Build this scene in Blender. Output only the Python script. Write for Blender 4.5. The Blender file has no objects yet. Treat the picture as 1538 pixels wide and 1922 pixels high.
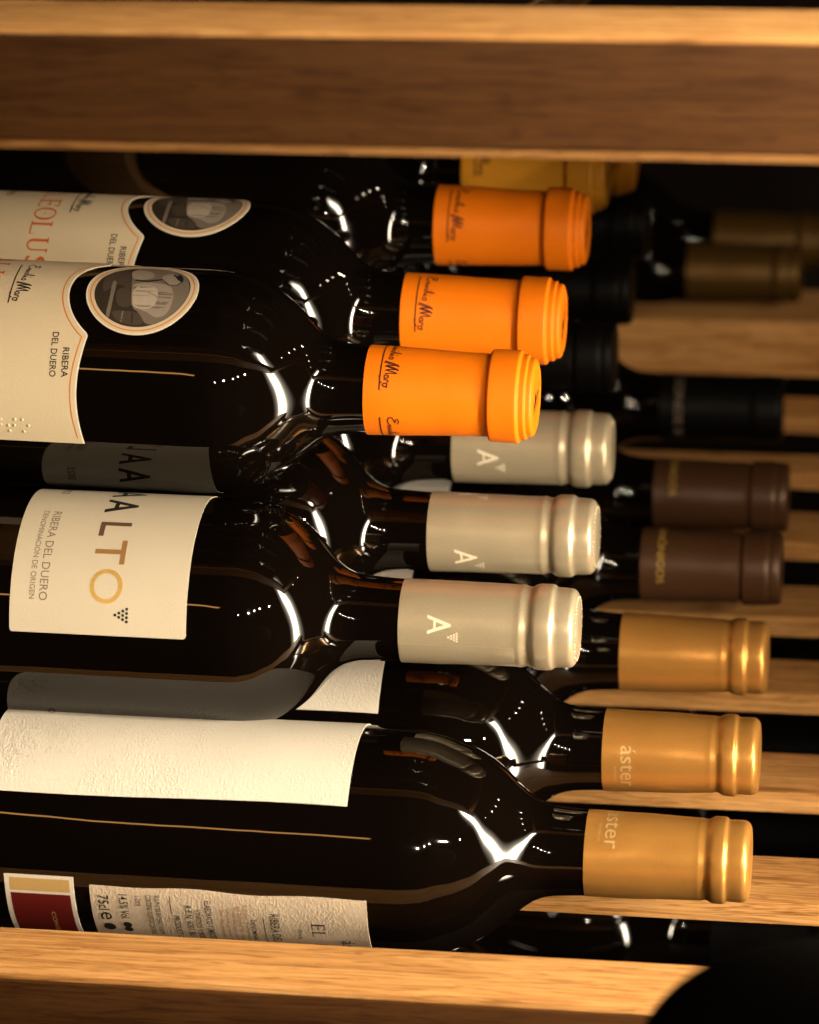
import bpy, bmesh, math, random
from mathutils import Vector, Matrix
random.seed(7)
R_ = math.radians
S = bpy.context.scene
COL = S.collection

# ------------------------------------------------------------------ camera
cam_d = bpy.data.cameras.new('camera')
cam = bpy.data.objects.new('camera', cam_d); COL.objects.link(cam); S.camera = cam
CAM = Vector((0.12088992, -1.02979241, 0.5862032)); YAW, PITCH, ROLL = -0.16920668, -0.41532592, -0.03332813
fwd = Vector((math.sin(YAW)*math.cos(PITCH), math.cos(YAW)*math.cos(PITCH), math.sin(PITCH)))
rgt = Vector((math.cos(YAW), -math.sin(YAW), 0)); upv = rgt.cross(fwd)
rr = rgt*math.cos(ROLL)+upv*math.sin(ROLL); uu = -rgt*math.sin(ROLL)+upv*math.cos(ROLL)
M = Matrix((rr, uu, -fwd)).transposed().to_4x4(); M.translation = CAM
cam.matrix_world = M
cam_d.sensor_fit = 'HORIZONTAL'; cam_d.sensor_width = 24.0; cam_d.lens = 6574.25/1538*24
cam_d.clip_start = 0.05; cam_d.clip_end = 50
cam_d.dof.use_dof = True
cam_d.dof.focus_distance = (Vector((.0, .04, .045))-CAM).dot(fwd)
cam_d.dof.aperture_fstop = 8.0

# ------------------------------------------------------------------ world and lamps
W = bpy.data.worlds.new('World'); S.world = W; W.use_nodes = True
bg = W.node_tree.nodes['Background']; bg.inputs[0].default_value = (1.0, .62, .32, 1); bg.inputs[1].default_value = .005
def lamp(name, kind, loc, aim, watts, color, **kw):
    d = bpy.data.lights.new(name, kind); o = bpy.data.objects.new(name, d); COL.objects.link(o)
    o.location = loc
    o.rotation_euler = (Vector(aim)-Vector(loc)).to_track_quat('-Z', 'Y').to_euler()
    d.energy = watts; d.color = color
    for k, v in kw.items(): setattr(d, k, v)
    return o
# tall vertical LED profile to the right of the shelves
led = lamp('vertical_led_strip', 'AREA', (.48, -.165, .20), (-.52, -.38, .12), 18.0, (1, .85, .63), shape='RECTANGLE', size=.20, size_y=.98, spread=R_(112))
led.data.use_nodes = True      # bright core fading to the diffuser's edges
lt = led.data.node_tree; em = lt.nodes['Emission']; ge = lt.nodes.new('ShaderNodeNewGeometry'); sx = lt.nodes.new('ShaderNodeSeparateXYZ'); lt.links.new(ge.outputs['Parametric'], sx.inputs[0])
prev = None
for sock, soft in ((0, .5), (1, .16)):
    m1 = lt.nodes.new('ShaderNodeMath'); m1.operation = 'PINGPONG'; m1.inputs[1].default_value = .5; lt.links.new(sx.outputs[sock], m1.inputs[0])
    m2 = lt.nodes.new('ShaderNodeMapRange'); m2.interpolation_type = 'SMOOTHSTEP'; m2.inputs[1].default_value = 0; m2.inputs[2].default_value = soft; lt.links.new(m1.outputs[0], m2.inputs[0])
    if prev is None:      # narrow core plus a faint wide halo
        pw = lt.nodes.new('ShaderNodeMath'); pw.operation = 'POWER'; pw.inputs[1].default_value = 7.0; lt.links.new(m2.outputs[0], pw.inputs[0])
        ma = lt.nodes.new('ShaderNodeMath'); ma.operation = 'MULTIPLY_ADD'; ma.inputs[1].default_value = .045; lt.links.new(m2.outputs[0], ma.inputs[0]); lt.links.new(pw.outputs[0], ma.inputs[2]); prev = ma.outputs[0]
    else:
        m3 = lt.nodes.new('ShaderNodeMath'); m3.operation = 'MULTIPLY'; lt.links.new(prev, m3.inputs[0]); lt.links.new(m2.outputs[0], m3.inputs[1]); prev = m3.outputs[0]
m4 = lt.nodes.new('ShaderNodeMath'); m4.operation = 'MULTIPLY'; m4.inputs[1].default_value = 4.6; lt.links.new(prev, m4.inputs[0]); lt.links.new(m4.outputs[0], em.inputs['Strength'])
# two rows of ceiling downlights in the room
for k in range(5):
    lamp('ceiling_downlight', 'POINT', (.62+.34*k+random.uniform(-.05, .05), -2.85+.29*k, 1.28), (0, 0, 0), 38.0*random.uniform(.8, 1.2), (1, .81, .58), shadow_soft_size=.016)
for k in range(4):
    lamp('ceiling_downlight', 'POINT', (2.12-.05*k, .05+.37*k+random.uniform(-.06, .06), 1.28), (0, 0, 0), 2.0*random.uniform(.3, 1.2), (1, .80, .58), shadow_soft_size=.011)
# warm cove light along the ceiling edge behind the viewer
lamp('ceiling_cove_lamp', 'AREA', (-1.25, -1.60, 1.28), (-.2, .1, .08), 3.0, (1, .46, .13), shape='RECTANGLE', size=2.0, size_y=.055)

S.view_settings.view_transform = 'Standard'; S.view_settings.look = 'None'
S.view_settings.exposure = 0.08; S.view_settings.gamma = 1.0
S.render.engine = 'CYCLES'
S.cycles.use_denoising = True
S.cycles.max_bounces = 8
S.cycles.sample_clamp_indirect = 6.0

# ------------------------------------------------------------------ materials
MATS = {}
class NT:
    def __init__(s, name):
        m = bpy.data.materials.new(name); m.use_nodes = True; s.m = m; s.t = m.node_tree; s.n = s.t.nodes
        s.b = s.n['Principled BSDF']; MATS[name] = m
        s._co = None
    def new(s, typ, **kw):
        nd = s.n.new(typ)
        for k, v in kw.items(): setattr(nd, k, v)
        return nd
    def link(s, a, b): s.t.links.new(a, b)
    def co(s, scale=(1, 1, 1), src='Object', rnd=False):
        tc = s.new('ShaderNodeTexCoord'); mp = s.new('ShaderNodeMapping'); mp.inputs['Scale'].default_value = scale
        s.link(tc.outputs[src], mp.inputs['Vector'])
        if rnd:
            oi = s.new('ShaderNodeObjectInfo'); mu = s.new('ShaderNodeVectorMath', operation='SCALE')
            mu.inputs[0].default_value = (17, 9, 13); s.link(oi.outputs['Random'], mu.inputs['Scale']); s.link(mu.outputs[0], mp.inputs['Location'])
        return mp.outputs[0]
    def noise(s, vec, scale, detail=3, rough=.5, dist=0):
        nd = s.new('ShaderNodeTexNoise'); nd.inputs['Scale'].default_value = scale; nd.inputs['Detail'].default_value = detail
        nd.inputs['Roughness'].default_value = rough; nd.inputs['Distortion'].default_value = dist
        s.link(vec, nd.inputs['Vector']); return nd.outputs['Fac']
    def ramp(s, fac, stops):
        nd = s.new('ShaderNodeValToRGB'); e = nd.color_ramp.elements
        while len(e) < len(stops): e.new(.5)
        for i, (p, c) in enumerate(stops): e[i].position = p; e[i].color = (*c, 1) if len(c) == 3 else c
        s.link(fac, nd.inputs['Fac']); return nd.outputs['Color']
    def mixc(s, fac, a, b, mode='MIX'):
        nd = s.new('ShaderNodeMix', data_type='RGBA', blend_type=mode)
        for sock, v in ((nd.inputs['Factor'], fac), (nd.inputs['A'] if False else nd.inputs[6], a), (nd.inputs[7], b)):
            if hasattr(v, 'is_output'): s.link(v, sock)
            elif isinstance(v, (int, float)): sock.default_value = v
            else: sock.default_value = (*v, 1)
        return nd.outputs[2]
    def math(s, op, a, b=0.0, c=None):
        nd = s.new('ShaderNodeMath', operation=op)
        for i, v in enumerate((a, b) if c is None else (a, b, c)):
            if hasattr(v, 'is_output'): s.link(v, nd.inputs[i])
            else: nd.inputs[i].default_value = v
        return nd.outputs[0]
    def bump(s, h, strength, dist):
        nd = s.new('ShaderNodeBump'); nd.inputs['Strength'].default_value = strength; nd.inputs['Distance'].default_value = dist
        s.link(h, nd.inputs['Height']); s.link(nd.outputs[0], s.b.inputs['Normal']); return nd
    def set(s, **kw):
        for k, v in kw.items():
            sock = s.b.inputs[k.replace('_', ' ')]
            if hasattr(v, 'is_output'): s.link(v, sock)
            elif isinstance(v, tuple): sock.default_value = (*v, 1)
            else: sock.default_value = v

def mk_glass():
    t = NT('dark_bottle_glass'); v = t.co((1, 1, 1), rnd=True)
    t.set(Base_Color=(.0035, .0022, .0016), IOR=1.52)
    n = t.noise(v, 60, 4, .65, 1.0); dust = t.noise(v, 2400, 2, .6)
    sp = t.ramp(dust, [(.70, (0, 0, 0)), (.80, (1, 1, 1))])
    col = t.mixc(t.math('MULTIPLY', sp, .03), (.0022, .0013, .0008), (.35, .30, .24))
    t.set(Base_Color=col)
    smudge = t.ramp(n, [(.50, (.012,)*3), (.72, (.075,)*3)])
    t.set(Roughness=t.math('MULTIPLY', smudge, 1.0))
    t.bump(t.noise(v, 34, 2), .16, .0008)
mk_glass()

def mk_wood(name, dark, mid, light, rough=.55):
    t = NT(name)
    v = t.co((1.6, 30, 30), rnd=True); v2 = t.co((7, 300, 300), rnd=True); v3 = t.co((70, 1500, 1500), rnd=True)
    a = t.noise(v, 3.0, 4, .55, .8); b = t.noise(v2, 2.2, 4, .65, .5); c = t.noise(v3, 1.3, 2)
    f = t.math('MULTIPLY_ADD', b, .62, t.math('MULTIPLY', a, .48))
    col = t.ramp(f, [(.36, dark), (.52, mid), (.70, light)])
    grow = t.ramp(t.noise(v, 9.0, 2, .5, 1.2), [(.47, (1, 1, 1)), (.53, (.50, .40, .32)), (.58, (1, 1, 1))])
    col = t.mixc(.75, col, grow, 'MULTIPLY')
    pore = t.ramp(c, [(.57, (1, 1, 1)), (.66, (.42, .34, .27))])
    col = t.mixc(.6, col, pore, 'MULTIPLY')
    t.set(Base_Color=col, Roughness=t.math('MULTIPLY_ADD', b, .2, rough-.1))
    t.b.inputs['Specular IOR Level'].default_value = .22
    t.bump(t.math('ADD', t.math('MULTIPLY', b, .6), c), .3, .00025)
mk_wood('oak', (.38, .165, .047), (.61, .305, .098), (.75, .42, .16))
mk_wood('oak_dark', (.052, .0185, .0035), (.066, .0245, .0050), (.080, .031, .0070))  # front boards of both rails, far darker than the plain oak

def mk_paper(name, base, emboss=0.0, fine=.25, tint=.08):
    t = NT(name); v = t.co(rnd=True)
    n = t.noise(v, 1500, 3, .6); big = t.noise(v, 40, 3)
    dk = tuple(x*(1-tint) for x in base)
    t.set(Base_Color=t.mixc(big, dk, base), Roughness=.78)
    t.b.inputs['Specular IOR Level'].default_value = .25
    h = t.math('MULTIPLY', n, fine)
    if emboss:
        w = t.noise(t.co((1, .6, .6), rnd=True), 1300, 2, .5, .5)
        w = t.ramp(w, [(.44, (0, 0, 0)), (.62, (1, 1, 1))])
        patch = t.ramp(t.noise(v, 55, 2), [(.35, (.15,)*3), (.65, (1,)*3)])
        h = t.math('MULTIPLY_ADD', t.math('MULTIPLY', w, patch), emboss, h)
        h = t.math('MULTIPLY_ADD', t.noise(v, 90, 2), emboss*1.6, h)
    t.bump(h, .8, .00022)
mk_wood('oak_edge', (.17, .075, .020), (.25, .115, .034), (.32, .155, .050))
mk_paper('cream_paper', (.58, .48, .325), fine=.35)
mk_paper('ivory_paper', (.62, .545, .415), fine=.35)
mk_paper('textured_white_paper', (.67, .615, .525), emboss=.46, fine=.2, tint=.05)
mk_paper('back_paper', (.60, .50, .38), emboss=.6, fine=.3, tint=.12)
mk_paper('grey_white_paper', (.62, .58, .52), emboss=.4, fine=.3, tint=.06)

def mk_plain(name, col, rough=.6, metal=0.0, spec=.3, grain=0.0):
    t = NT(name); v = t.co(rnd=True)
    n = t.noise(v, 900, 3, .6)
    dk = tuple(x*.82 for x in col)
    t.set(Base_Color=t.mixc(n, dk, col), Roughness=rough, Metallic=metal)
    t.b.inputs['Specular IOR Level'].default_value = spec
    if grain: t.bump(n, grain, .0001)
mk_plain('black_ink', (.02, .015, .012)); mk_plain('brown_ink', (.13, .075, .040)); mk_plain('bronze_ink', (.40, .205, .075), .5, .2)
mk_plain('gold_ink', (.86, .56, .17), .40, .45, grain=.3); mk_plain('grey_ink', (.22, .165, .115)); mk_plain('red_ink', (.55, .095, .012))
mk_plain('orange_ink', (.62, .19, .03)); mk_plain('signature_ink', (.055, .012, .006)); mk_plain('pale_print', (.80, .70, .52), .6)
mk_plain('soft_gold_print', (.74, .50, .22), .45, .55); mk_plain('yellow_print', (.50, .32, .06), .5, .2); mk_plain('dark_red_print', (.13, .010, .008), .5)
mk_plain('strip_gold', (.62, .42, .16), .5, .2); mk_plain('pale_blue_print', (.42, .46, .50), .5); mk_plain('white_edge', (.74, .68, .58))
mk_plain('flat_black', (.002, .0016, .0012), .9, spec=.02)  # flat black for the added form in the dark corner
mk_plain('charcoal_panel', (.010, .006, .004), .7, spec=.15)

def mk_foil(name, base, metal, rough, grain=.35, wr=.3, weave=0.0):
    t = NT(name); v = t.co(rnd=True)
    g = t.noise(v, 1700, 2, .6); w = t.noise(t.co((.5, 1, 1), rnd=True), 70, 3, .55)
    st = t.noise(t.co((.25, 3, 3), rnd=True), 160, 2)
    dk = tuple(x*.80 for x in base)
    t.set(Base_Color=t.mixc(g, dk, base), Metallic=metal, Roughness=t.math('MULTIPLY_ADD', g, .14, rough-.07))
    h = t.math('MULTIPLY_ADD', w, wr*6, t.math('MULTIPLY', g, grain)); h = t.math('MULTIPLY_ADD', st, wr, h)
    t.bump(h, .45, .00016)
mk_foil('orange_foil', (.93, .205, .002), 0.0, .50, .25, .16)
MATS['orange_foil'].node_tree.nodes['Principled BSDF'].inputs['Specular IOR Level'].default_value = .3
mk_foil('amber_foil', (.85, .36, .02), 0.1, .44, .25, .16)
mk_foil('champagne_foil', (.56, .465, .31), .45, .33, .35, .5)
mk_foil('copper_gold_foil', (.66, .315, .072), .60, .32, .35, .45)
mk_foil('brown_foil', (.098, .044, .019), .25, .40, .3, .2)
mk_foil('black_foil', (.0035, .0028, .0024), 0.0, .5, .3, .15)
MATS['black_foil'].node_tree.nodes['Principled BSDF'].inputs['Specular IOR Level'].default_value = .14
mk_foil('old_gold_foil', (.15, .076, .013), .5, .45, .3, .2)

for nm_, c_ in (('sepia_dark', (.030, .021, .014)), ('sepia_deep', (.012, .008, .006)), ('sepia_shade', (.062, .046, .033)), ('sepia_mid', (.17, .137, .105)), ('sepia_grey', (.30, .25, .20)), ('sepia_pale', (.44, .37, .29)), ('sepia_light', (.56, .475, .375))):
    mk_plain(nm_, c_, .6)
# ------------------------------------------------------------------ helpers
MM = .001
def new_obj(name, me, mat=None, parent=None):
    o = bpy.data.objects.new(name, me); COL.objects.link(o)
    if mat:
        me.materials.clear(); me.materials.append(MATS[mat])
    if parent: o.parent = parent
    return o
def empty(name, loc, rx=0, ry=0, rz=0):
    o = bpy.data.objects.new(name, None); COL.objects.link(o); o.empty_display_size = .02
    o.location = loc; o.rotation_euler = (rx, ry, rz); return o
def tag(o, label, cat, group=None, kind=None):
    if label: o['label'] = label
    if cat: o['category'] = cat
    if group: o['group'] = group
    if kind: o['kind'] = kind
    return o
def copy_tree(o, parent=None):
    c = o.copy(); COL.objects.link(c); c.parent = parent
    for ch in list(o.children): copy_tree(ch, c)
    return c

def smooth_profile(pts, step=1.0, sigma=2.0):
    """pts (x, r) in mm, resampled by linear interpolation and gaussian smoothed"""
    x0, x1 = pts[0][0], pts[-1][0]; n = int((x1-x0)/step)+1
    def lin(x):
        if x <= x0: return pts[0][1]
        for (a, ra), (b, rb) in zip(pts, pts[1:]):
            if x <= b: return ra+(rb-ra)*(x-a)/(b-a)
        return pts[-1][1]
    out = []
    for i in range(n):
        x = x0+i*step; s = w = 0
        for k in range(-12, 13):
            d = k*sigma/4; g = math.exp(-.5*(d/sigma)**2); s += g*lin(x+d); w += g
        out.append((x, s/w))
    return out
def lathe(name, prof, seg=72, sharp=50):
    vs, fs = [], []
    for x, r in prof:
        if r < 1e-6: vs.append((x*MM, 0, 0))
        else:
            for k in range(seg):
                a = 2*math.pi*k/seg; vs.append((x*MM, -r*MM*math.sin(a), r*MM*math.cos(a)))
    idx = []; c = 0
    for x, r in prof:
        n = 1 if r < 1e-6 else seg; idx.append((c, n)); c += n
    for (a, na), (b, nb) in zip(idx, idx[1:]):
        for k in range(seg):
            k2 = (k+1) % seg
            if na == 1: fs.append((a, b+k, b+k2))
            elif nb == 1: fs.append((a+k, b, a+k2))
            else: fs.append((a+k, b+k, b+k2, a+k2))
    me = bpy.data.meshes.new(name); me.from_pydata(vs, [], fs); me.update()
    bm = bmesh.new(); bm.from_mesh(me); bmesh.ops.recalc_face_normals(bm, faces=bm.faces); bm.to_mesh(me); bm.free()
    me.shade_smooth(); me.set_sharp_from_angle(angle=R_(sharp))
    return me

class Sheet:
    """flat shapes in (u, v) mm: u runs round the bottle, v along its axis; wrapped on radius r at the end"""
    def __init__(s): s.bm = bmesh.new(); s.k = 0
    def poly(s, pts, lift=0.0):
        vs = [s.bm.verts.new((u, v, lift)) for u, v in pts]
        try: s.bm.faces.new(vs)
        except ValueError: pass
    def ribbon(s, pts, w, lift=0.0, closed=False):
        n = len(pts); L, Rr = [], []
        for i in range(n):
            p = pts[i]; a = pts[(i-1) % n] if (closed or i > 0) else p; b = pts[(i+1) % n] if (closed or i < n-1) else p
            dx, dy = b[0]-a[0], b[1]-a[1]; l = math.hypot(dx, dy) or 1; nx, ny = -dy/l*w/2, dx/l*w/2
            L.append(s.bm.verts.new((p[0]+nx, p[1]+ny, lift))); Rr.append(s.bm.verts.new((p[0]-nx, p[1]-ny, lift)))
        for i in range(n if closed else n-1):
            j = (i+1) % n
            try: s.bm.faces.new((L[i], L[j], Rr[j], Rr[i]))
            except ValueError: pass
    def disc(s, u, v, r, n=14, lift=0.0): s.poly([(u+r*math.cos(2*math.pi*k/n), v+r*math.sin(2*math.pi*k/n)) for k in range(n)], lift)
    def text(s, body, u0, u1, v0, v1, bold=0.0, shear=0.0, lift=0.0, fliplr=False):
        cu = bpy.data.curves.new('t', 'FONT'); cu.body = body; cu.size = 1; cu.offset = bold; cu.resolution_u = 3; cu.shear = shear
        o = bpy.data.objects.new('t', cu); COL.objects.link(o); bpy.context.view_layer.update()
        dg = bpy.context.evaluated_depsgraph_get(); e = o.evaluated_get(dg); me = e.to_mesh()
        xs = [v.co.x for v in me.vertices]; ys = [v.co.y for v in me.vertices]
        if xs:
            ax, bx, ay, by = min(xs), max(xs), min(ys), max(ys)
            m = [s.bm.verts.new((u0+(v.co.x-ax)/(bx-ax)*(u1-u0), v0+(v.co.y-ay)/(by-ay)*(v1-v0), lift)) for v in me.vertices]
            for p in me.polygons:
                try: s.bm.faces.new([m[i] for i in p.vertices])
                except ValueError: pass
        e.to_mesh_clear(); bpy.data.objects.remove(o); bpy.data.curves.remove(cu)
    def build(s, name, mat, parent, r, off, step=2.5, rim=0.0, uvbox=None, rfun=None, smooth=True):
        bm = s.bm; bm.normal_update()
        bmesh.ops.triangulate(bm, faces=[f for f in bm.faces if len(f.verts) > 4])
        us = [v.co.x for v in bm.verts]; lo, hi = min(us), max(us)
        n = int((hi-lo)/step)
        for k in range(1, n+1):
            bmesh.ops.bisect_plane(bm, geom=bm.verts[:]+bm.edges[:]+bm.faces[:], dist=1e-5, plane_co=(lo+k*(hi-lo)/(n+1), 0, 0), plane_no=(1, 0, 0))
        if rfun:
            vsx = [v.co.y for v in bm.verts]; a, b = min(vsx), max(vsx); n = int((b-a)/step)
            for k in range(1, n+1):
                bmesh.ops.bisect_plane(bm, geom=bm.verts[:]+bm.edges[:]+bm.faces[:], dist=1e-5, plane_co=(0, a+k*(b-a)/(n+1), 0), plane_no=(0, 1, 0))
        if uvbox:
            lay = bm.loops.layers.uv.new('UVMap'); cu_, cv_, hu, hv = uvbox
            for f in bm.faces:
                for l in f.loops: l[lay].uv = ((l.vert.co.x-cu_)/hu, (l.vert.co.y-cv_)/hv)
        if rim:
            be = [e for e in bm.edges if e.is_boundary]
            ex = bmesh.ops.extrude_edge_only(bm, edges=be)
            for g in ex['geom']:
                if isinstance(g, bmesh.types.BMVert): g.co.z -= rim
        for v in bm.verts:
            u, x, l = v.co; rad = r if rfun is None else rfun(x)
            extra = s.warp(u, x) if hasattr(s, 'warp') else 0
            a = u/r; rad = rad+off+l+extra
            v.co = (x*MM, -rad*MM*math.sin(a), rad*MM*math.cos(a))
        for f in bm.faces:
            c = f.calc_center_median(); f.normal_update()
            if abs(f.normal.x) < .7 and f.normal.dot(Vector((0, c.y, c.z))) < 0: f.normal_flip()
        me = bpy.data.meshes.new(name); bm.to_mesh(me); bm.free()
        if smooth: me.shade_smooth(); me.set_sharp_from_angle(angle=R_(40))
        return new_obj(name, me, mat, parent)

def D(th, r=39.5): return R_(th)*r      # degrees round the bottle -> mm

RB = 39.35
SH = {'copper': [(-240, 39.35), (-66, 39.35), (-56, 39.1), (-48, 37.8), (-38, 33.9), (-32, 30.7), (-26, 26.0), (-21, 21.2), (-16, 17.2), (-11, 15.4), (-5, 14.9), (8, 14.2)],
 'champagne': [(-240, 39.35), (-58, 39.35), (-50, 39.0), (-43, 37.2), (-36.5, 34.0), (-31, 29.8), (-27, 25.6), (-24, 21.8), (-21, 18.6), (-17.5, 16.2), (-13, 15.0), (-5, 14.5), (8, 13.9)],
 'orange': [(-240, 39.35), (-54, 39.35), (-46, 38.9), (-38, 36.6), (-30, 32.2), (-25, 28.4), (-20.5, 24.2), (-17, 20.4), (-14, 17.9), (-9.5, 16.3), (-4, 15.6), (8, 14.8)]}
SH['plain'] = [(x+(2 if x > -100 else 0), r) for x, r in SH['copper']]
def glass_mesh(name, kind):
    body = [p for p in smooth_profile(SH[kind], 1.2, 1.7) if -100 < p[0] < 8]
    pre = [(-238, 0), (-238, 24), (-237.4, 30), (-235.5, 34.5), (-232, 37.5), (-226, RB), (-160, RB), (-110, RB)]
    post = [(40, 13.2), (54, 13.2), (56, 12), (56, 0)]
    return lathe(name, pre+body+post, 96, 40)
GLASS = {k: glass_mesh('glass_'+k, k) for k in SH}

def arc(cx, cr, rad, a0, a1, n=5): return [(cx+rad*math.cos(R_(a0+(a1-a0)*k/n)), cr+rad*math.sin(R_(a0+(a1-a0)*k/n))) for k in range(n+1)]
CAPS = {
 'copper': [(0, 13.6), (0, 14.75), (8, 14.7), (22, 14.4), (34, 14.05), (40.5, 13.82), (41.0, 13.86), (41.5, 13.8), (43.0, 13.6), (43.7, 13.58), (44.5, 13.9), (45.4, 14.4), (46.4, 14.62), (48.0, 14.68)]
           + arc(49.4, 12.88, 1.8, 90, 35) + [(51.6, 13.75), (52.6, 13.8), (54.6, 13.85)] + arc(56.2, 10.9, 2.95, 88, 5, 8) + [(59.3, 9.6), (59.3, 0)],
 'champagne': [(0, 13.4), (0, 14.4), (12, 14.35), (30, 14.15), (43.0, 14.0), (43.8, 14.14), (44.7, 14.12), (45.6, 13.8), (46.8, 13.58), (47.6, 13.62), (48.3, 14.0), (49.2, 14.5), (50.4, 14.78), (53.0, 14.82)]
           + arc(54.6, 12.7, 2.1, 88, 38) + [(57.4, 13.75), (58.4, 13.75), (60.2, 13.7)] + arc(61.6, 10.9, 2.7, 86, 8, 7) + [(64.4, 10.6), (64.7, 10.2), (64.5, 0)],
 'orange': [(0, 14.2), (0, 15.55), (6, 15.5), (16, 15.2), (28, 14.75), (40, 14.45), (43.6, 14.4), (44.6, 14.35), (45.2, 14.6)]
           + arc(46.6, 15.0, 1.05, 160, 90) + [(55.4, 16.05)] + arc(56.0, 15.2, .85, 90, 10) + [(57.2, 15.0), (57.4, 14.75), (58.6, 14.7)] + arc(59.0, 14.2, .5, 90, 10) + [(59.7, 14.0), (60.0, 13.7)] + arc(61.0, 12.4, 1.2, 90, 10) + [(62.6, 11.4), (62.4, 10.9), (62.4, 0)],
 'brown': [(0, 13.6), (0, 14.7), (20, 14.4), (40, 14.0), (41, 14.0), (41.8, 13.4), (42.8, 13.5)] + arc(44.0, 13.9, 1.0, 150, 90) + [(54, 14.8), (54.6, 14.4), (55.2, 14.6), (57.5, 14.4)] + arc(58.2, 12.8, 1.4, 85, 10) + [(59.7, 11), (59.7, 0)],
 'black': [(0, 13.6), (0, 14.8), (30, 14.3), (43, 14.3), (44.2, 14.7), (45, 14.9), (56, 14.9), (57, 14.5), (57.8, 13.6), (58, 0)],
}
CAPS = {k: [(x*.93, r) for x, r in v] for k, v in CAPS.items()}
def dense(pr, step=1.6):
    out = []
    for (a, ra), (b, rb) in zip(pr, pr[1:]):
        n = max(1, int(abs(b-a)/step)); out += [(a+(b-a)*k/n, ra+(rb-ra)*k/n) for k in range(n)]
    return out+[pr[-1]]
CAPS = {k: dense(v) for k, v in CAPS.items()}
CAPX = 1.9*MM
CAPM = {k: lathe('capsule_'+k, v, 96, 38) for k, v in CAPS.items()}

def bottle_base(kind, capk, foil, pos, name='wine_bottle'):
    root = empty(name, (pos[0]*MM, pos[1]*MM, pos[2]*MM))
    g = new_obj('glass', GLASS[kind], 'dark_bottle_glass', root)
    c = bpy.data.objects.new('capsule', CAPM[capk]); COL.objects.link(c); c.parent = root; c.location.x = CAPX
    if foil:
        if not CAPM[capk].materials: CAPM[capk].materials.append(MATS[foil])
        c.material_slots[0].link = 'OBJECT'; c.material_slots[0].material = MATS[foil]
    return root, c

def cap_r(kind):
    pr = CAPS[kind]
    def f(x):
        for (a, ra), (b, rb) in zip(pr[1:], pr[2:]):
            if a <= x <= b and b > a: return ra+(rb-ra)*(x-a)/(b-a)
        return pr[1][1]
    return f

# ------------------------------------------------------------------ the shelves (setting of the bottles)
def board(name, x0, x1, y0, y1, z0, z1, mat, parent, bev=.8, cut=None):
    bm = bmesh.new(); bmesh.ops.create_cube(bm, size=1)
    for v in bm.verts: v.co = ((x0+x1)/2+v.co.x*(x1-x0), (y0+y1)/2+v.co.y*(y1-y0), (z0+z1)/2+v.co.z*(z1-z0))
    if cut:      # narrower where the bottle bodies lie
        xc, dy = cut
        bmesh.ops.bisect_plane(bm, geom=bm.verts[:]+bm.edges[:]+bm.faces[:], plane_co=(xc, 0, 0), plane_no=(1, 0, 0))
        bmesh.ops.bisect_plane(bm, geom=bm.verts[:]+bm.edges[:]+bm.faces[:], plane_co=(xc-12, 0, 0), plane_no=(1, 0, 0))
        for v in bm.verts:
            if v.co.x < xc-6:
                v.co.y += dy if v.co.y < (y0+y1)/2 else -dy
    if bev: bmesh.ops.bevel(bm, geom=bm.edges[:] if not cut else [e for e in bm.edges if abs(e.verts[0].co.x-e.verts[1].co.x) > 1 and e.calc_face_angle(0) > .5], offset=bev, segments=2, affect='EDGES', profile=.6)
    for v in bm.verts: v.co *= MM
    bmesh.ops.recalc_face_normals(bm, faces=bm.faces)
    me = bpy.data.meshes.new(name); bm.to_mesh(me); bm.free()
    me.shade_smooth(); me.set_sharp_from_angle(angle=R_(35))
    return new_obj(name, me, mat, parent)

shelf = empty('slatted_shelf', (-.05, .25, -.06))
tag(shelf, 'oak slatted shelf carrying the stacked wine bottles, with front rail along the bottom edge', 'shelf')
inv = Matrix.Translation(-Vector(shelf.location))
def on(o, root):
    o.matrix_parent_inverse = Matrix.Translation(-Vector(root.location)); return o
ZS = -31.0
for y0, y1 in ((28.8, 62.5), (109.2, 141.2), (189, 220.4), (257.6, 289.5), (332.3, 365), (408, 428.5), (473, 498)):
    on(board('slat', -330, 260, y0, y1, ZS-8.5, ZS, 'oak', shelf, .8, (-48, 5.0)), shelf)
on(board('back_rail', -330, 260, 510, 532, -26, 1, 'oak', shelf, 1.0), shelf)
on(board('slat', -330, 260, 585, 618, -31, -22, 'oak', shelf, .8), shelf)
on(board('front_rail', -340, 260, -78.5, -50, -48, -9.2, 'oak', shelf, 1.2), shelf)
for x in (-300, 215): on(board('cross_bar', x, x+24, -49.5, 640, ZS-26, ZS-9, 'oak', shelf, .8), shelf)
upper = empty('upper_shelf', (-.05, -.08, .30))
tag(upper, 'oak front board of the shelf above, blurred across the top of the picture', 'shelf')
fr = on(board('front_rail', -330, 260, -83, -52, 277.5, 310.6, 'oak', upper, 1.0), upper)
on(board('edge_lipping', -330, 260, -85.0, -58, 275.0, 277.4, 'oak_edge', upper, .5), upper)
on(board('front_facing', -330, 260, -85.2, -83.05, 278.1, 309.2, 'oak_dark', upper, .4), upper)
on(board('front_facing', -340, 260, -80.4, -78.55, -47, -11.4, 'oak_dark', shelf, .4), shelf)
for x in (-245, 190): on(board('cross_bar', x, x+26, -56.5, 470, 262, 280.6, 'oak', upper, .8), upper)
# dark inside of the cabinet
bk = board('cabinet_back', -700, 519, 760, 772, -420, 620, 'charcoal_panel', None, 0); tag(bk, None, None, kind='structure')
fl = board('cabinet_floor', -700, 519, -40, 758, -330, -318, 'charcoal_panel', None, 0); tag(fl, None, None, kind='structure')

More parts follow.
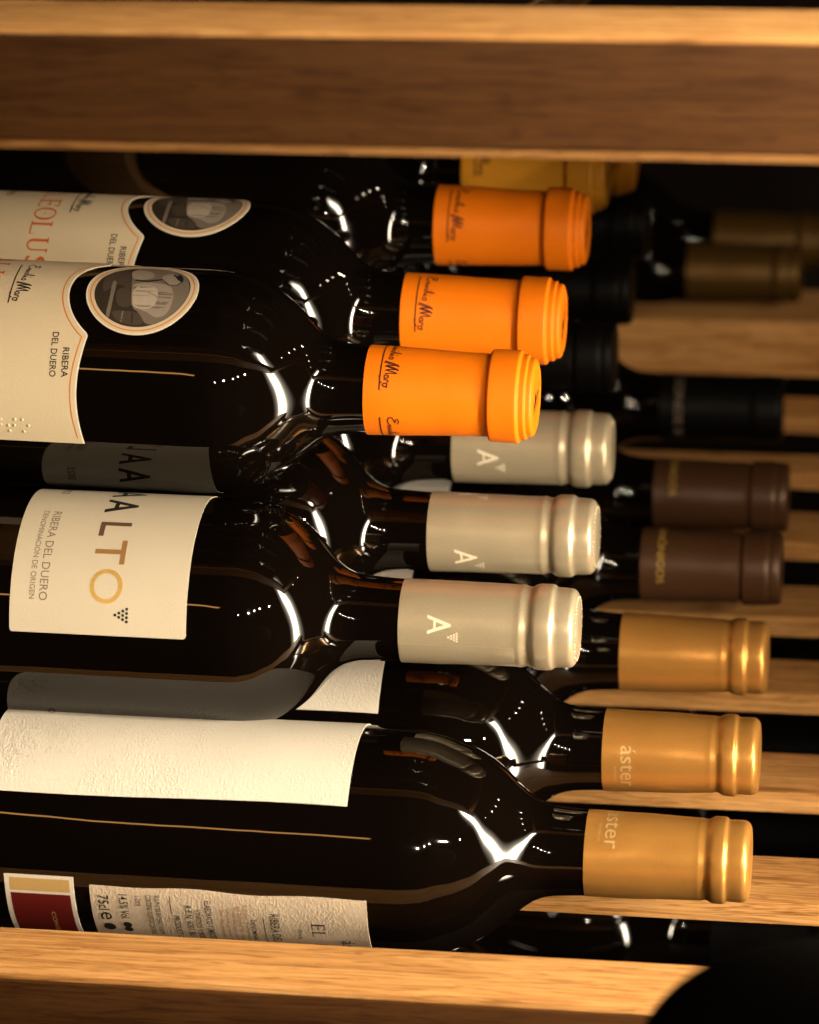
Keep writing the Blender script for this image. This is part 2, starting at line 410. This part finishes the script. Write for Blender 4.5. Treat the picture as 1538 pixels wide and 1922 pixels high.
# ------------------------------------------------------------------ bottles with orange capsules
def signature(sh, u0, v0, L, H, w, tilt=0.0, lift=0.0):
    """handwritten name above an underline; reads along +u"""
    st = [
     [(.00, -.06), (1.02, -.10)],
     [(.13, .92), (.08, 1.02), (.03, .96), (.05, .84), (.11, .78), (.06, .74), (.00, .62), (.01, .44), (.07, .36), (.13, .44), (.16, .56)],
     [(.16, .34), (.18, .58), (.20, .36), (.21, .34), (.23, .56), (.25, .36), (.26, .34), (.28, .56), (.30, .34)],
     [(.32, .56), (.33, .32), (.35, .36), (.38, .88), (.39, .96), (.375, .60), (.385, .32), (.41, .38), (.425, .54), (.43, .30), (.45, .34)],
     [(.49, .50), (.47, .44), (.475, .30), (.50, .28), (.52, .38), (.51, .50), (.485, .52)],
     [(.33, .70), (.335, .76)], [(.43, .70), (.435, .76)],
     [(.56, .10), (.60, .62), (.635, .94), (.635, .55), (.64, .18), (.67, .60), (.70, .92), (.705, .50), (.715, .16), (.74, .62), (.765, .88), (.765, .45), (.775, .20)],
     [(.58, .06), (.63, .70), (.65, .96)], [(.65, .14), (.69, .66), (.72, .95)],
     [(.83, .40), (.80, .36), (.795, .20), (.82, .14), (.845, .22), (.84, .36), (.815, .40)],
     [(.86, .12), (.875, .38), (.895, .40), (.91, .32)],
     [(.945, .36), (.92, .30), (.92, .14), (.945, .08), (.97, .16), (.965, .32), (.94, .36), (.99, .30)],
     [(.92, .02), (.88, -.10), (.80, -.12)],
    ]
    for k, s in enumerate(st):
        pts = []
        for a, b in zip(s, s[1:]):
            for q in range(3): pts.append((a[0]+(b[0]-a[0])*q/3, a[1]+(b[1]-a[1])*q/3))
        pts.append(s[-1])
        pts = [(u0+p[0]*L, v0+p[1]*H+tilt*p[0]*L) for p in pts]
        sh.ribbon(pts, w if k else w*1.1, lift+.004*k)

def serif(sh, ch, u, v, h, w, lift):
    """roman capitals with slab hairlines, centre u, base v, height h, width w"""
    k = h*.145; t = h*.062
    def box(a, b, c, d, l=0): sh.poly([(u+a, v+c), (u+b, v+c), (u+b, v+d), (u+a, v+d)], lift+l)
    l, r = -w/2, w/2
    if ch in 'LEMAU' and ch in 'LE':
        box(l+.12*w, l+.12*w+k, 0, h); box(l, l+.12*w+k*1.5, h-t, h, .006)
        box(l, r, 0, t, .006); sh.poly([(u+r-t*.6, v+t), (u+r, v+t), (u+r+t*.2, v+.24*h), (u+r-t*.2, v+.24*h)], lift)
        if ch == 'E':
            box(l, r-.05*w, h-t, h, .012); box(r-.05*w-t, r-.05*w, h*.80, h-t); box(l+.12*w+k, r-.2*w, .48*h, .48*h+t); box(r-.2*w-t, r-.2*w, .40*h, .62*h, .004)
    elif ch == 'O':
        n = 28
        for i in range(n):
            a, b = 2*math.pi*i/n, 2*math.pi*(i+1)/n
            def P(q, ins):
                return (u+(w/2-ins*(k if True else t)*(.35+.65*abs(math.cos(q))))*math.cos(q), v+h/2+(h*.52-ins*t)*math.sin(q))
            sh.poly([P(a, 0), P(b, 0), P(b, 1), P(a, 1)], lift)
        sh.poly([(u-h*.05, v+h*.5), (u, v+h*.45), (u+h*.05, v+h*.5), (u, v+h*.55)], lift)
    elif ch == 'U':
        box(l+.10*w, l+.10*w+k, .28*h, h); box(r-.10*w-t*1.2, r-.10*w, .28*h, h); box(l, l+.2*w+k, h-t, h, .006); box(r-.25*w, r, h-t, h, .006)
        n = 12; pts = []
        for i in range(n):
            a, b = math.pi+math.pi*i/n, math.pi+math.pi*(i+1)/n
            ru, rv = w*.40, .28*h
            def P(q, ins): return (u+(ru-ins)*math.cos(q), v+.28*h+(rv-ins*.7)*math.sin(q))
            ka = k+(t*1.2-k)*i/n; kb = k+(t*1.2-k)*(i+1)/n
            sh.poly([P(a, 0), P(b, 0), P(b, kb), P(a, ka)], lift+.003)
    else: sh.text(ch, u-w/2, u+w/2, v, v+h, lift=lift)

PHOTO = {'backdrop': [(-11.2,-5.6),(-17.0,-4.2),(-20.9,0.1),(-18.3,6.9),(-11.1,12.7),(-2.8,15.9),(3.6,16.1),(9.6,14.3),(13.7,10.6),(15.3,6.2),(14.7,3.4),(12.4,1.8),(10.1,-0.1),(8.3,-1.9),(-1.0,-4.0)],
 'shirt': [(-1.4,-3.8),(-3.2,-2.9),(-4.3,0.8),(-3.9,6.0),(-2.5,9.3),(2.3,11.2),(7.8,11.2),(11.3,9.7),(12.3,6.8),(10.5,3.5),(9.4,0.8),(8.3,-1.7),(6.3,-2.6)],
 'shirt_light': [(2.1,-2.9),(-1.5,-2.2),(-2.6,1.1),(-1.4,4.4),(2.5,5.9),(7.4,5.5),(9.0,2.8),(8.8,0.0),(7.3,-1.9)],
 'arm': [(-11.2,-6.1),(-13.1,-5.3),(-13.8,-2.4),(-11.7,1.2),(-8.5,2.4),(-6.3,0.3),(-5.8,-3.1),(-7.6,-5.1)],
 'strap': [(-5.6,-3.7),(-5.1,0.6),(-6.7,5.9)],
 'head': [(-6.5,5.4),(-10.0,5.7),(-11.4,8.4),(-9.7,11.1),(-6.4,12.3),(-3.7,11.1),(-3.5,8.6)],
 'hair': [(-10.5,8.6),(-11.2,10.8),(-8.6,12.5),(-5.6,12.9),(-6.5,11.3),(-9.0,9.7)],
 'jaw': [(-6.1,5.9),(-3.2,8.7),(-3.4,11.4),(-5.6,12.7)],
 'patchA': [(-8.1,-15.5),(-12.9,-12.0),(-12.5,-7.2),(-1.0,-4.2),(-2.6,-9.1),(1.7,-13.3)],
 'bar': [(-3.8,-11.2),(-3.4,-9.8),(5.2,-9.3),(12.8,-9.3),(12.3,-10.5),(4.6,-10.6)],
 'patchB': [(0.8,-8.7),(-0.6,-4.6),(7.7,-2.5),(7.8,-7.1)],
 'patchC': [(10.3,-8.2),(11.0,1.1),(15.0,2.4),(15.5,-1.8),(14.1,-6.6)],
 'line1': [(10.3,-4.9),(14.7,-4.9)],
 'line2': [(11.0,-1.5),(15.1,-1.1)],
 'fold': [(1.1,1.9),(2.9,5.3),(5.9,7.8)],
 'fold2': [(4.1,0.4),(6.1,3.3),(9.0,5.3)],
 }
PHOTO_TONES = (('patchA', 'sepia_shade', 0), ('patchB', 'sepia_shade', 0), ('patchC', 'sepia_shade', 0), ('bar', 'sepia_mid', 0), ('line1', 'sepia_mid', .5), ('line2', 'sepia_dark', .6), ('backdrop', 'sepia_mid', 0), ('shirt', 'sepia_grey', 0), ('shirt_light', 'sepia_pale', 0), ('arm', 'sepia_grey', 0),
 ('fold', 'sepia_grey', .6), ('head', 'sepia_grey', 0), ('hair', 'sepia_deep', 0), ('jaw', 'sepia_shade', .6), ('strap', 'sepia_deep', .9))
def orange_design(root):
    r = 39.5
    uc = D(18)
    def notch(rad, n=26, c=(-74.3)):
        return [(uc+rad*math.sin(a), c-rad*math.cos(a)) for a in [R_(-54+108*k/n) for k in range(n+1)]]
    half = 59.0; left = -196
    def outline(ins):
        rad = 25.2+ins; pts = []
        nt = [p for p in notch(rad)]
        # side with the small step next to the scoop, then the gently hollow right edge
        right = []
        m = 12; ua = nt[-1][0]; ub = uc+half-ins
        for k in range(m+1):
            f = k/m; uu_ = ua+(ub-ua)*f
            right.append((uu_, -90.0-ins-2.6*math.sin(math.pi*min(1, f*1.0))*.9-.6*f))
        lft = [(2*uc-p[0], p[1]) for p in reversed(right)]
        pts = lft+nt[1:-1]+right
        return pts
    o = outline(0)
    lab = Sheet(); lab.poly(o+[(uc+half, left), (uc-half, left)])
    label = lab.build('label', 'cream_paper', root, r, .12, rim=.3)
    ed = Sheet(); ed.ribbon(outline(.28), .5); ed.build('paper_edge', 'white_edge', label, r, .135)
    ln = Sheet(); ln.ribbon([(p[0], p[1]) for p in outline(2.2)], .42); ln.build('border_line', 'orange_ink', label, r, .15)
    tx = Sheet()
    tx.text('RIBERA', D(54.2), D(69), -98.0, -95.7, .012); tx.text('DEL DUERO', D(46.5), D(69), -102.2, -99.9, .012)
    tx.build('lettering', 'black_ink', label, r, .16)
    tx = Sheet(); tx.text('MORO', D(-1), D(13), -147, -144.4, .012); tx.build('lettering', 'black_ink', label, r, .16)
    sg = Sheet(); signature(sg, D(-3), -119.8, 23.0, 6.4, .42, .03); sg.build('signature', 'black_ink', label, r, .16)
    nm = Sheet()
    ue = D(21.6)
    for i, ch in enumerate('MALLEOLUS'): serif(nm, ch, ue+(i-4)*7.7, -132.6, 7.9, 6.2 if ch not in 'O' else 7.6, .0)
    nm.build('name_lettering', 'red_ink', label, r, .16)
    # braille dots pressed into the paper
    bm = bmesh.new()
    for X, th in ((-119.4, 91.9), (-114.4, 91.6), (-111.8, 91.5), (-119.4, 94.7), (-116.8, 95), (-114.7, 94.9), (-109.7, 94.7), (-116.5, 98), (-111.5, 98.1), (-121.5, 98.2)):
        mt = Matrix.Translation((X*MM, -39.6*MM*math.sin(R_(th)), 39.6*MM*math.cos(R_(th)))) @ Matrix.Rotation(R_(th), 4, 'X') @ Matrix.Diagonal((1, 1, .35, 1))
        bmesh.ops.create_icosphere(bm, subdivisions=2, radius=.6*MM, matrix=mt)
    me = bpy.data.meshes.new('braille_dots'); bm.to_mesh(me); bm.free(); me.shade_smooth(); new_obj('braille_dots', me, 'cream_paper', label)
    # round photograph label above the scoop
    cir = lambda rad, n=72: [(uc+rad*math.sin(2*math.pi*k/n), -74.3-rad*math.cos(2*math.pi*k/n)) for k in range(n)]
    ov = Sheet(); ov.poly(cir(19.4)); oval = ov.build('round_label', 'cream_paper', root, r, .12, rim=.3)
    e2 = Sheet(); e2.ribbon(cir(19.12), .5, closed=True); e2.build('paper_edge', 'white_edge', oval, r, .135)
    l2 = Sheet(); l2.ribbon(cir(17.8), .42, closed=True); l2.build('border_line', 'orange_ink', oval, r, .15)
    ph = Sheet(); ph.poly(cir(16.5)); ph.build('photo_print', 'sepia_dark', oval, r, .15)
    for k_, (key, tone, wd) in enumerate(PHOTO_TONES):
        q = Sheet(); pts = []
        for a, b in PHOTO[key]:
            l = math.hypot(a, b); f = min(1, 16.4/l) if l else 1; pts.append((uc+a*f, -74.3+b*f))
        if wd: q.ribbon(pts, wd)
        else:      # rounded outline
            n = len(pts); sm = []
            for m in range(n):
                p0, p1, p2, p3 = pts[m-1], pts[m], pts[(m+1) % n], pts[(m+2) % n]
                for t in (0, .33, .66):
                    sm.append(tuple(.5*((2*p1[c])+(-p0[c]+p2[c])*t+(2*p0[c]-5*p1[c]+4*p2[c]-p3[c])*t*t+(-p0[c]+3*p1[c]-3*p2[c]+p3[c])*t**3) for c in (0, 1)))
            q.poly([(uc+(a-uc)*min(1, 16.45/max(.01, math.hypot(a-uc, b+74.3))), -74.3+(b+74.3)*min(1, 16.45/max(.01, math.hypot(a-uc, b+74.3)))) for a, b in sm])
        q.build('photo_print', tone, oval, r, .160+.006*k_)

def orange_cap_print(cap):
    for u0 in (-14, 103, 223):
        pass
    s = Sheet(); rf = cap_r('orange'); r = 15.2
    for th in (-21.4, 104, 229):
        signature(s, R_(th)*r, 6.2, 23.2, 6.0, .40, 0.0)
    s.build('signature', 'signature_ink', cap, r, .09, step=1.2, rfun=lambda x: rf(x))
    # drawn crest on the end of the capsule
    t = Sheet(); signature(t, -8, -2.4, 16, 5.5, .45)
    bm = t.bm
    for v in bm.verts: v.co = ((62.4*.93+.06)*MM, -v.co.x*MM, v.co.y*MM)
    me = bpy.data.meshes.new('end_mark'); bm.to_mesh(me); bm.free(); new_obj('end_mark', me, 'signature_ink', cap)

ob, oc = bottle_base('orange', 'orange', 'orange_foil', (-82.8, 78.6, 136.3))
orange_design(ob); orange_cap_print(oc); ob.rotation_euler.y = R_(1.1)
GO = 'bottles with orange capsules'; GA = 'bottles with amber capsules at the back of the top layer'
tag(ob, 'front orange-capsuled bottle of the top layer, its round photo label fully in view', 'wine bottle', GO)
def place(src, pos, roll, caproll, label, group, ry=0, rz=0):
    o = copy_tree(src); o.location = tuple(p*MM for p in pos); o.rotation_euler = (R_(roll), R_(ry), R_(rz))
    for ch in o.children:
        if ch.name.startswith('capsule'): ch.rotation_euler.x = R_(caproll)
    tag(o, label, 'wine bottle', group); return o
place(ob, (-82.3, 155, 135.2), -15.7, 15.7+24.4, 'second orange-capsuled bottle of the top layer, its round photo label partly hidden', GO, rz=.3, ry=1.1)
place(ob, (-83.3, 244, 139), 170, -170+27.8, 'third orange-capsuled bottle of the top layer, just under the upper board', GO, ry=.6)
place(ob, (-82.9, 317, 136.5), 150, -150+12, 'bottle with dull amber capsule, half hidden behind the third orange one', GA)
place(ob, (-78, 395, 124), -100, 60, 'bottle whose amber capsule only shows its tip under the upper board', GA, ry=6.5)

for o in list(S.objects):
    if o.get('group') == GA:
        for ch in o.children:
            if ch.name.startswith('capsule'): ch.material_slots[0].material = MATS['amber_foil']
# ------------------------------------------------------------------ bottles with champagne capsules
def dots_triangle(s, u, v, du, dv, rad, rows=4, lift=0.0):
    """bunch of dots: widest row at top (v), tip below"""
    for j in range(rows):
        n = rows-j
        for i in range(n): s.disc(u+(i-(n-1)/2)*du, v-j*dv, rad, 12, lift)
def letter_A(s, u, v, h, w, k, lift=0.0):
    """one outline: two legs meeting at the top with a cross bar"""
    c0, c1 = .26*h, .26*h+k*.8
    P = lambda x, y: s.bm.verts.new((u+x, v+y, lift))
    ol = lambda y: -w/2+(w/2-k*.35)*y/h; il = lambda y: min(-.01, -w/2+k*1.08+(w/2-k*.35)*y/h)
    yt = h*.80 if il(h*.80) < -.02 else h*.7
    a = [P(ol(0), 0), P(il(0), 0), P(ol(c0), c0), P(il(c0), c0), P(ol(c1), c1), P(il(c1), c1), P(ol(yt), yt), P(-.02, yt), P(-k*.35, h)]
    b = [P(-ol(0), 0), P(-il(0), 0), P(-ol(c0), c0), P(-il(c0), c0), P(-ol(c1), c1), P(-il(c1), c1), P(-ol(yt), yt), None, P(k*.35, h)]
    b[7] = a[7]
    for q in (a, b):
        for i, j, m, n in ((0, 1, 3, 2), (2, 3, 5, 4), (4, 5, 7, 6)): s.bm.faces.new((q[i], q[j], q[m], q[n]))
    s.bm.faces.new((a[3], b[3], b[5], a[5])); s.bm.faces.new((a[6], a[7], b[6], b[8], a[8]))
def champagne_design(root):
    r = 39.5
    lab = Sheet(); a, b = D(-72), D(78.8)
    c = 1.0
    pts = [(a, -127.4), (b-c, -126.9), (b-.3, -126.6), (b, -126), (b, -67), (b-.3, -66.3), (b-c, -66), (a, -66)]
    lab.poly(pts)
    label = lab.build('label', 'ivory_paper', root, r, .12, rim=.3)
    for th in (-13.5, 4.0):
        A = Sheet(); letter_A(A, D(th), -99.8, 11.2, 9.6, 1.9); A.build('lettering', 'black_ink', label, r, .15)
    Ls = Sheet(); u = D(18.2); Ls.poly([(u, -99.4), (u+6.5, -99.4), (u+6.5, -97.6), (u+1.75, -97.6), (u+1.75, -88.7), (u, -88.7)]); Ls.build('lettering', 'brown_ink', label, r, .15)
    T = Sheet(); u = D(36.6); T.poly([(u-.9, -99.3), (u+.9, -99.3), (u+.9, -90.5), (u+4.6, -90.5), (u+4.6, -88.7), (u-4.6, -88.7), (u-4.6, -90.5), (u-.9, -90.5)]); T.build('lettering', 'bronze_ink', label, r, .15)
    O = Sheet(); O.ribbon([(D(54.5)+5.2*math.cos(2*math.pi*k/56), -94.0+4.9*math.sin(2*math.pi*k/56)) for k in range(56)], 1.5, closed=True); O.build('lettering', 'gold_ink', label, r, .15)
    g = Sheet(); dots_triangle(g, D(68.4), -86.4, 1.42, 1.33, .52); g.build('grape_dots', 'black_ink', label, r, .15)
    t = Sheet(); t.text('2022', D(-21), D(-8.5), -118.0, -115.4); t.build('lettering', 'black_ink', label, r, .15)
    t = Sheet(); t.text('RIBERA DEL DUERO', D(12), D(62.9), -117.0, -114.1); t.text('DENOMINACIÓN DE ORIGEN', D(11.8), D(62.4), -120.4, -118.0); t.build('small_lettering', 'grey_ink', label, r, .15)
def champagne_cap_print(cap):
    s = Sheet(); r = 14.35; rf = cap_r('champagne')
    for th in (68.5, 188.5, 308.5):
        u = R_(th)*r
        letter_A(s, u, 10.0, 8.2, 6.6, 1.1); dots_triangle(s, u+4.2, 20.2, .95, .95, .38)
    s.build('lettering', 'pale_print', cap, r, .07, step=1.2, rfun=rf)
    bm = bmesh.new()      # beaded rim round the end
    for k in range(46):
        a = 2*math.pi*k/46+random.uniform(-.03, .03)
        bmesh.ops.create_icosphere(bm, subdivisions=1, radius=random.uniform(.5, .8)*MM, matrix=Matrix.Translation((64.35*.93*MM, -10.9*MM*math.sin(a), 10.9*MM*math.cos(a))) @ Matrix.Diagonal((.7, 1, 1, 1)))
    me = bpy.data.meshes.new('beaded_rim'); bm.to_mesh(me); bm.free(); me.shade_smooth(); new_obj('beaded_rim', me, 'champagne_foil', cap)
sb, sc_ = bottle_base('champagne', 'champagne', 'champagne_foil', (-66.6, 38.6, 67.6))
champagne_design(sb); champagne_cap_print(sc_); sb.rotation_euler.y = R_(.5)
t_ = Sheet(); t_.poly([(R_(98)*14.3, .3), (R_(128)*14.3, .3), (R_(128)*14.3, 39.4), (R_(98)*14.3, 39.4)]); t_.build('foil_overlap', 'champagne_foil', sc_, 14.3, .06, step=1.2, rim=.08, rfun=cap_r('champagne'))
GS = 'bottles with champagne capsules'
tag(sb, 'front champagne-capsuled bottle of the middle layer, its cream label facing out', 'wine bottle', GS)
place(sb, (-68.4, 115, 66.8), -50, 50+36, 'second champagne-capsuled bottle of the middle layer, between two others like it', GS)
place(sb, (-71.2, 195.5, 67.2), -70, 70+18, 'third champagne-capsuled bottle, tucked behind the front orange capsule', GS)

# ------------------------------------------------------------------ bottles with copper-gold capsules
def copper_front(root, paper='textured_white_paper'):
    r = 39.5
    lab = Sheet(); xs = [-200+(-75.2+200)*k/24 for k in range(25)]
    low = [(D(48.4)+.9*math.sin((x+200)/26.0)-1.0*math.sin(math.pi*(x+200)/125), x) for x in xs]
    lab.poly([(D(-82), -200)]+low+[(D(-82), -75.2)])
    lab.warp = lambda u, x: .10*math.sin(x*.11+.6)*math.sin(u*.13) if u < 1e9 else 0
    label = lab.build('label', paper, root, r, .16, rim=.35, rfun=lambda x: 39.5)
    s = Sheet()
    for rad in (11.4, 10.6, 7.2, 6.6): s.ribbon([(D(19.5)+rad*math.cos(2*math.pi*k/48), -185.5+rad*math.sin(2*math.pi*k/48)) for k in range(48)], .28, closed=True)
    for k in range(26):
        a = 2*math.pi*k/26; s.ribbon([(D(19.5)+8.2*math.cos(a), -185.5+8.2*math.sin(a)), (D(19.5)+9.6*math.cos(a+.06), -185.5+9.6*math.sin(a+.06))], .5)
    for k in range(7): s.ribbon([(D(19.5)+random.uniform(-4, 4), -185.5+random.uniform(-4, 4)), (D(19.5)+random.uniform(-4, 4), -185.5+random.uniform(-4, 4))], .5, lift=.01*k)
    s.build('embossed_seal', paper, label, r, .185, step=1.5)
    t = Sheet(); t.text('OTERO', D(-30), D(-8), -185.6, -183.0); t.text('O', D(-19), D(-12.5), -148.6, -145.2, .0)
    t.build('lettering', 'black_ink', label, r, .28)
    return label
def copper_back(root):
    r = 39.5
    bx = lambda x: -67.6+(x+67.2)*.972
    class Sheet(globals()['Sheet']):
        def build(s, *a, **k):
            if a[0] != 'back_label':
                for v in s.bm.verts: v.co.y = bx(v.co.y)
            return super().build(*a, **k)
    lab = Sheet(); n = 24
    top = [(D(93.4)+.8*math.sin(k*.55)*(k/n)*(1-k/n)*3, -164.2+(-67.2+164.2)*k/n) for k in range(n+1)]
    lab.poly(top+[(D(175), -67.2), (D(175), -164.2)])
    lab.warp = lambda u, x: .07*math.sin(x*.2)*math.sin(u*.22+1)
    for v in lab.bm.verts: v.co.y = bx(v.co.y)
    label = lab.build('back_label', 'back_paper', root, r, .16, rim=.35, rfun=lambda x: 39.5)
    t = Sheet()
    t.text('75cl', D(98.5), D(108), -161.6, -157.8, .01); t.text('e', D(109.5), D(115), -161.4, -157.4, .0); t.disc(D(121), -159, 2.2)
    t.text('14,5% Vol.', D(97.5), D(114), -154.6, -151.0, .01); t.disc(D(118.5), -152.4, 1.6); t.disc(D(122.5), -152.4, 1.6)
    t.text('L-22018', D(98), D(104), -148.4, -146.4, .01)
    t.text('CONTIENE SULFITOS CONTAINS', D(97), D(126), -144.6, -142.6, .014); t.text('SULPHITES ENTHÄLT SULFITE', D(97), D(126), -141.4, -139.4, .014)
    t.ribbon([(D(97), -136), (D(108), -136)], .35)
    t.text('PRODUCT OF SPAIN', D(109), D(140), -135.4, -133.2, .01)
    t.text('R.E.N. 8201 BU', D(102), D(126), -131.0, -128.6, .01); t.text('VIÑEDOS Y BODEGAS', D(104), D(136), -127.6, -125.0, .01); t.text('ELABORADO Y EMBOTELLADO', D(98.6), D(136), -124.0, -121.6, .01)
    t.text('RIBERA DEL DUERO', D(104.2), D(142), -101.4, -98.2, .006); t.ribbon([(D(107), -103.6), (D(140), -103.6)], .3); t.text('DENOMINACIÓN DE ORIGEN', D(109), D(150), -108.2, -106.2, .01)
    for i, ch in enumerate('EL ESPINO'):
        if ch == ' ': continue
        serif(t, ch, D(111.3)+i*3.9, -87.0, 4.6, 3.2, .0)
    t.text('áster', D(121.5), D(140), -77.2, -72.6); t.text('finca', D(114), D(122), -92, -90.4)
    t.build('lettering', 'black_ink', label, r, .34, step=2)
    t = Sheet()
    for k, x in enumerate((-118.4, -116.2, -114.0, -111.8, -109.7)):
        t.text(('Este vino procede de', 'viñedos propios de', 'Tinta del país criado', 'en barrica de roble', 'francés y americano')[k], D(103.5-k), D(128), x-.9, x+.9)
    t.build('small_lettering', 'bronze_ink', label, r, .34, step=2)
    st = Sheet(); st.poly([(D(89.7), -194.4), (D(175), -194.4), (D(175), -169.8), (D(89.7), -169.8)]); strip = st.build('origin_seal', 'white_edge', root, r, .12, rim=.3)
    g = Sheet(); g.poly([(D(91.4), -192.6), (D(98.6), -192.6), (D(98.6), -171.3), (D(91.4), -171.3)]); g.build('gold_band', 'strip_gold', strip, r, .15)
    g = Sheet(); g.poly([(D(100.2), -192.6), (D(174), -192.6), (D(174), -171.3), (D(100.2), -171.3)]); g.build('red_band', 'dark_red_print', strip, r, .15)
    t = Sheet(); t.text('CONSEJO', D(112), D(135), -179.6, -177.6); t.build('lettering', 'strip_gold', strip, r, .17)
def copper_cap_print(cap):
    s = Sheet(); r = 14.7; rf = cap_r('copper')
    s.text('áster', R_(-12)*r, R_(54)*r, 6.6, 12.0); s.build('lettering', 'soft_gold_print', cap, r, .07, step=1.2, rfun=rf)
    s = Sheet(); s.text('BODEGAS', R_(18)*r, R_(44)*r, 4.4, 5.2); s.build('lettering', 'soft_gold_print', cap, r, .07, step=1.2, rfun=rf)
gb, gc = bottle_base('copper', 'copper', 'copper_gold_foil', (0, 2.2, .6))
copper_front(gb); copper_back(gb); copper_cap_print(gc)
gb.rotation_euler.x = R_(-2.4); gb.rotation_euler.y = R_(.4); gc.rotation_euler.x = R_(2.4)
GG = 'bottles with copper-gold capsules'
tag(gb, 'copper-gold capsuled bottle nearest the front rail, with large white embossed label', 'wine bottle', GG)
place(gb, (-2, 79.5, -.6), 2, 66, 'second copper-gold capsuled bottle of the bottom layer, a strip of white label showing', GG)
place(gb, (-4, 159, -.5), 4, 175, 'third copper-gold capsuled bottle of the bottom layer, below the brown capsules', GG)

# ------------------------------------------------------------------ darker bottles further back
def dark_bottle(capk, foil, pos, label, group, text=None, ink='yellow_print', troll=0, ring=None, paper=None, ry=0, kind='plain'):
    root, cap = bottle_base(kind, capk, foil, pos)
    root.rotation_euler = (0, R_(ry), 0)
    if text:
        s = Sheet(); r = 14.6; rf = cap_r(capk); s.text(text, 0, R_(118)*r, 6.6, 10.4, .01); s.build('lettering', ink, cap, r, .09, step=1.2, rfun=rf)
    if ring:
        s = Sheet(); r = 14.8; s.text(ring, R_(20)*r, R_(140)*r, 42.6, 49.0, .02); s.build('embossed_lettering', foil, cap, r, .28, step=1.2)
    cap.rotation_euler.x = R_(troll)
    if paper:
        l = Sheet(); l.poly([(D(-60), -170), (D(60), -170), (D(60), paper), (D(-60), paper)]); l.build('label', 'grey_white_paper', root, 39.5, .15, rim=.3)
    return tag(root, label, 'wine bottle', group)
GB = 'bottles with brown capsules'
dark_bottle('brown', 'brown_foil', (-3.7, 238, 0), 'dark wine bottle with brown capsule and gold lettering, nearer of the two brown ones', GB, 'CANÓNIGOS', 'yellow_print', -22, 'CANGO', -73)
dark_bottle('brown', 'brown_foil', (-5.3, 311, -1), 'dark wine bottle with brown capsule and gold lettering, farther of the two brown ones', GB, 'CANÓNIGOS', 'yellow_print', -48, 'CANGO', -73)
dark_bottle('black', 'black_foil', (-11, 402.5, 1), 'bottle with black capsule lettered in grey, lying on the slats behind the brown ones', None, 'CONDE B', 'grey_ink', 5, None)
GK = 'bottles with black capsules in the middle layer'
for p, l in (((-75, 290, 68), 'nearest of three, behind the front two orange capsules'), ((-75.5, 367.5, 68), 'second of three, beside the second orange capsule'), ((-77, 450, 68), 'farthest of three, beside the third orange capsule')):
    dark_bottle('brown', 'black_foil', p, 'black-capsuled bottle of the middle layer, '+l, GK)
GF = 'blurred bottles at the back'
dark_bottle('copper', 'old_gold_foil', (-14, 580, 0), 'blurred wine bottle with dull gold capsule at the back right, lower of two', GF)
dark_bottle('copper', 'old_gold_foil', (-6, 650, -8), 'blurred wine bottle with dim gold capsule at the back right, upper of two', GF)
# bottles on the shelf below, seen through the gaps between slats
GL = 'bottles on the shelf below'
for k, (p, l) in enumerate((((-25, 146, -160), 'black bottle with small pale lettering, seen just above the middle of the front rail'),
              ((27, 212, -150), 'black wine bottle with pale lettering on its shoulder, under the front copper-gold capsule'),
              ((34, 292, -150), 'black wine bottle glimpsed through the gap between the first and second slats'),
              ((38, 374, -150), 'black wine bottle glimpsed through the gap between the second and third slats'),
              ((42, 456, -150), 'black wine bottle glimpsed through the gap between the third and fourth slats'))):
    o = dark_bottle('black', 'black_foil', p, l, GL)
    if k < 2:
        for q in ((D(28), D(58), -62.0, -58.0), (D(30), D(48), -67, -64.6)):
            s = Sheet(); s.text('CONO', *q); s.build('lettering', 'pale_blue_print', o, 39.5, .1)

GU = 'bottles on the shelf above'
for k, y in enumerate((2, 80, 159, 238, 317, 396)):
    dark_bottle('black', 'black_foil', (26 if k == 0 else -12+4*(k % 2), y, 320), 'dark bottle on the shelf above, a black sliver over the top board' if k == 0 else 'dark bottle on the shelf above, hidden behind the top board', GU)

# rounded black form, out of focus, added to darken the near right corner
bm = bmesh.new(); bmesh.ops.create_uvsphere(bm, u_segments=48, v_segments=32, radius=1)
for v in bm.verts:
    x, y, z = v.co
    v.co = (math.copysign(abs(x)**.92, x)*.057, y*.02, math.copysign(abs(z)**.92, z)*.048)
me = bpy.data.meshes.new('corner_blob'); bm.to_mesh(me); bm.free(); me.shade_smooth()
blob_o = new_obj('corner_blob', me, 'flat_black'); blob_o.location = (.098, -.250, .073)
tag(blob_o, 'added rounded black knob, out of focus in front of the rail in the lower right corner', 'blob')

# every capsule sits a little differently: shallow dents and creases pressed into foil and print alike
from mathutils import noise as mnoise
def dent(me, sx, seed):
    for v in me.vertices:
        y, z = v.co.y, v.co.z; r = math.hypot(y, z)
        if r < .009: continue
        x = v.co.x; a = math.atan2(y, z)
        p = Vector((x*70+seed*3.1, math.cos(a)*1.1+seed, math.sin(a)*1.1-seed))
        q = Vector((x*260+seed, math.cos(a)*4+seed*2, math.sin(a)*4))
        d = mnoise.noise(p)*.00022+mnoise.noise(q)*.00005
        d += .00022*math.exp(-(x/.004)**2)*abs(mnoise.noise(Vector((seed*5, math.cos(a)*2.2, math.sin(a)*2.2))))
        k = 1+d/r*sx; v.co.y *= k; v.co.z *= k
n_ = 0
for o in list(S.objects):
    if o.type == 'MESH' and o.name.startswith('capsule'):
        n_ += 1
        for q_ in [o]+list(o.children):
            mats = [sl.material for sl in q_.material_slots]
            q_.data = q_.data.copy(); dent(q_.data, 1.0, n_*1.7)
            for sl, m_ in zip(q_.material_slots, mats):
                sl.link = 'OBJECT'; sl.material = m_
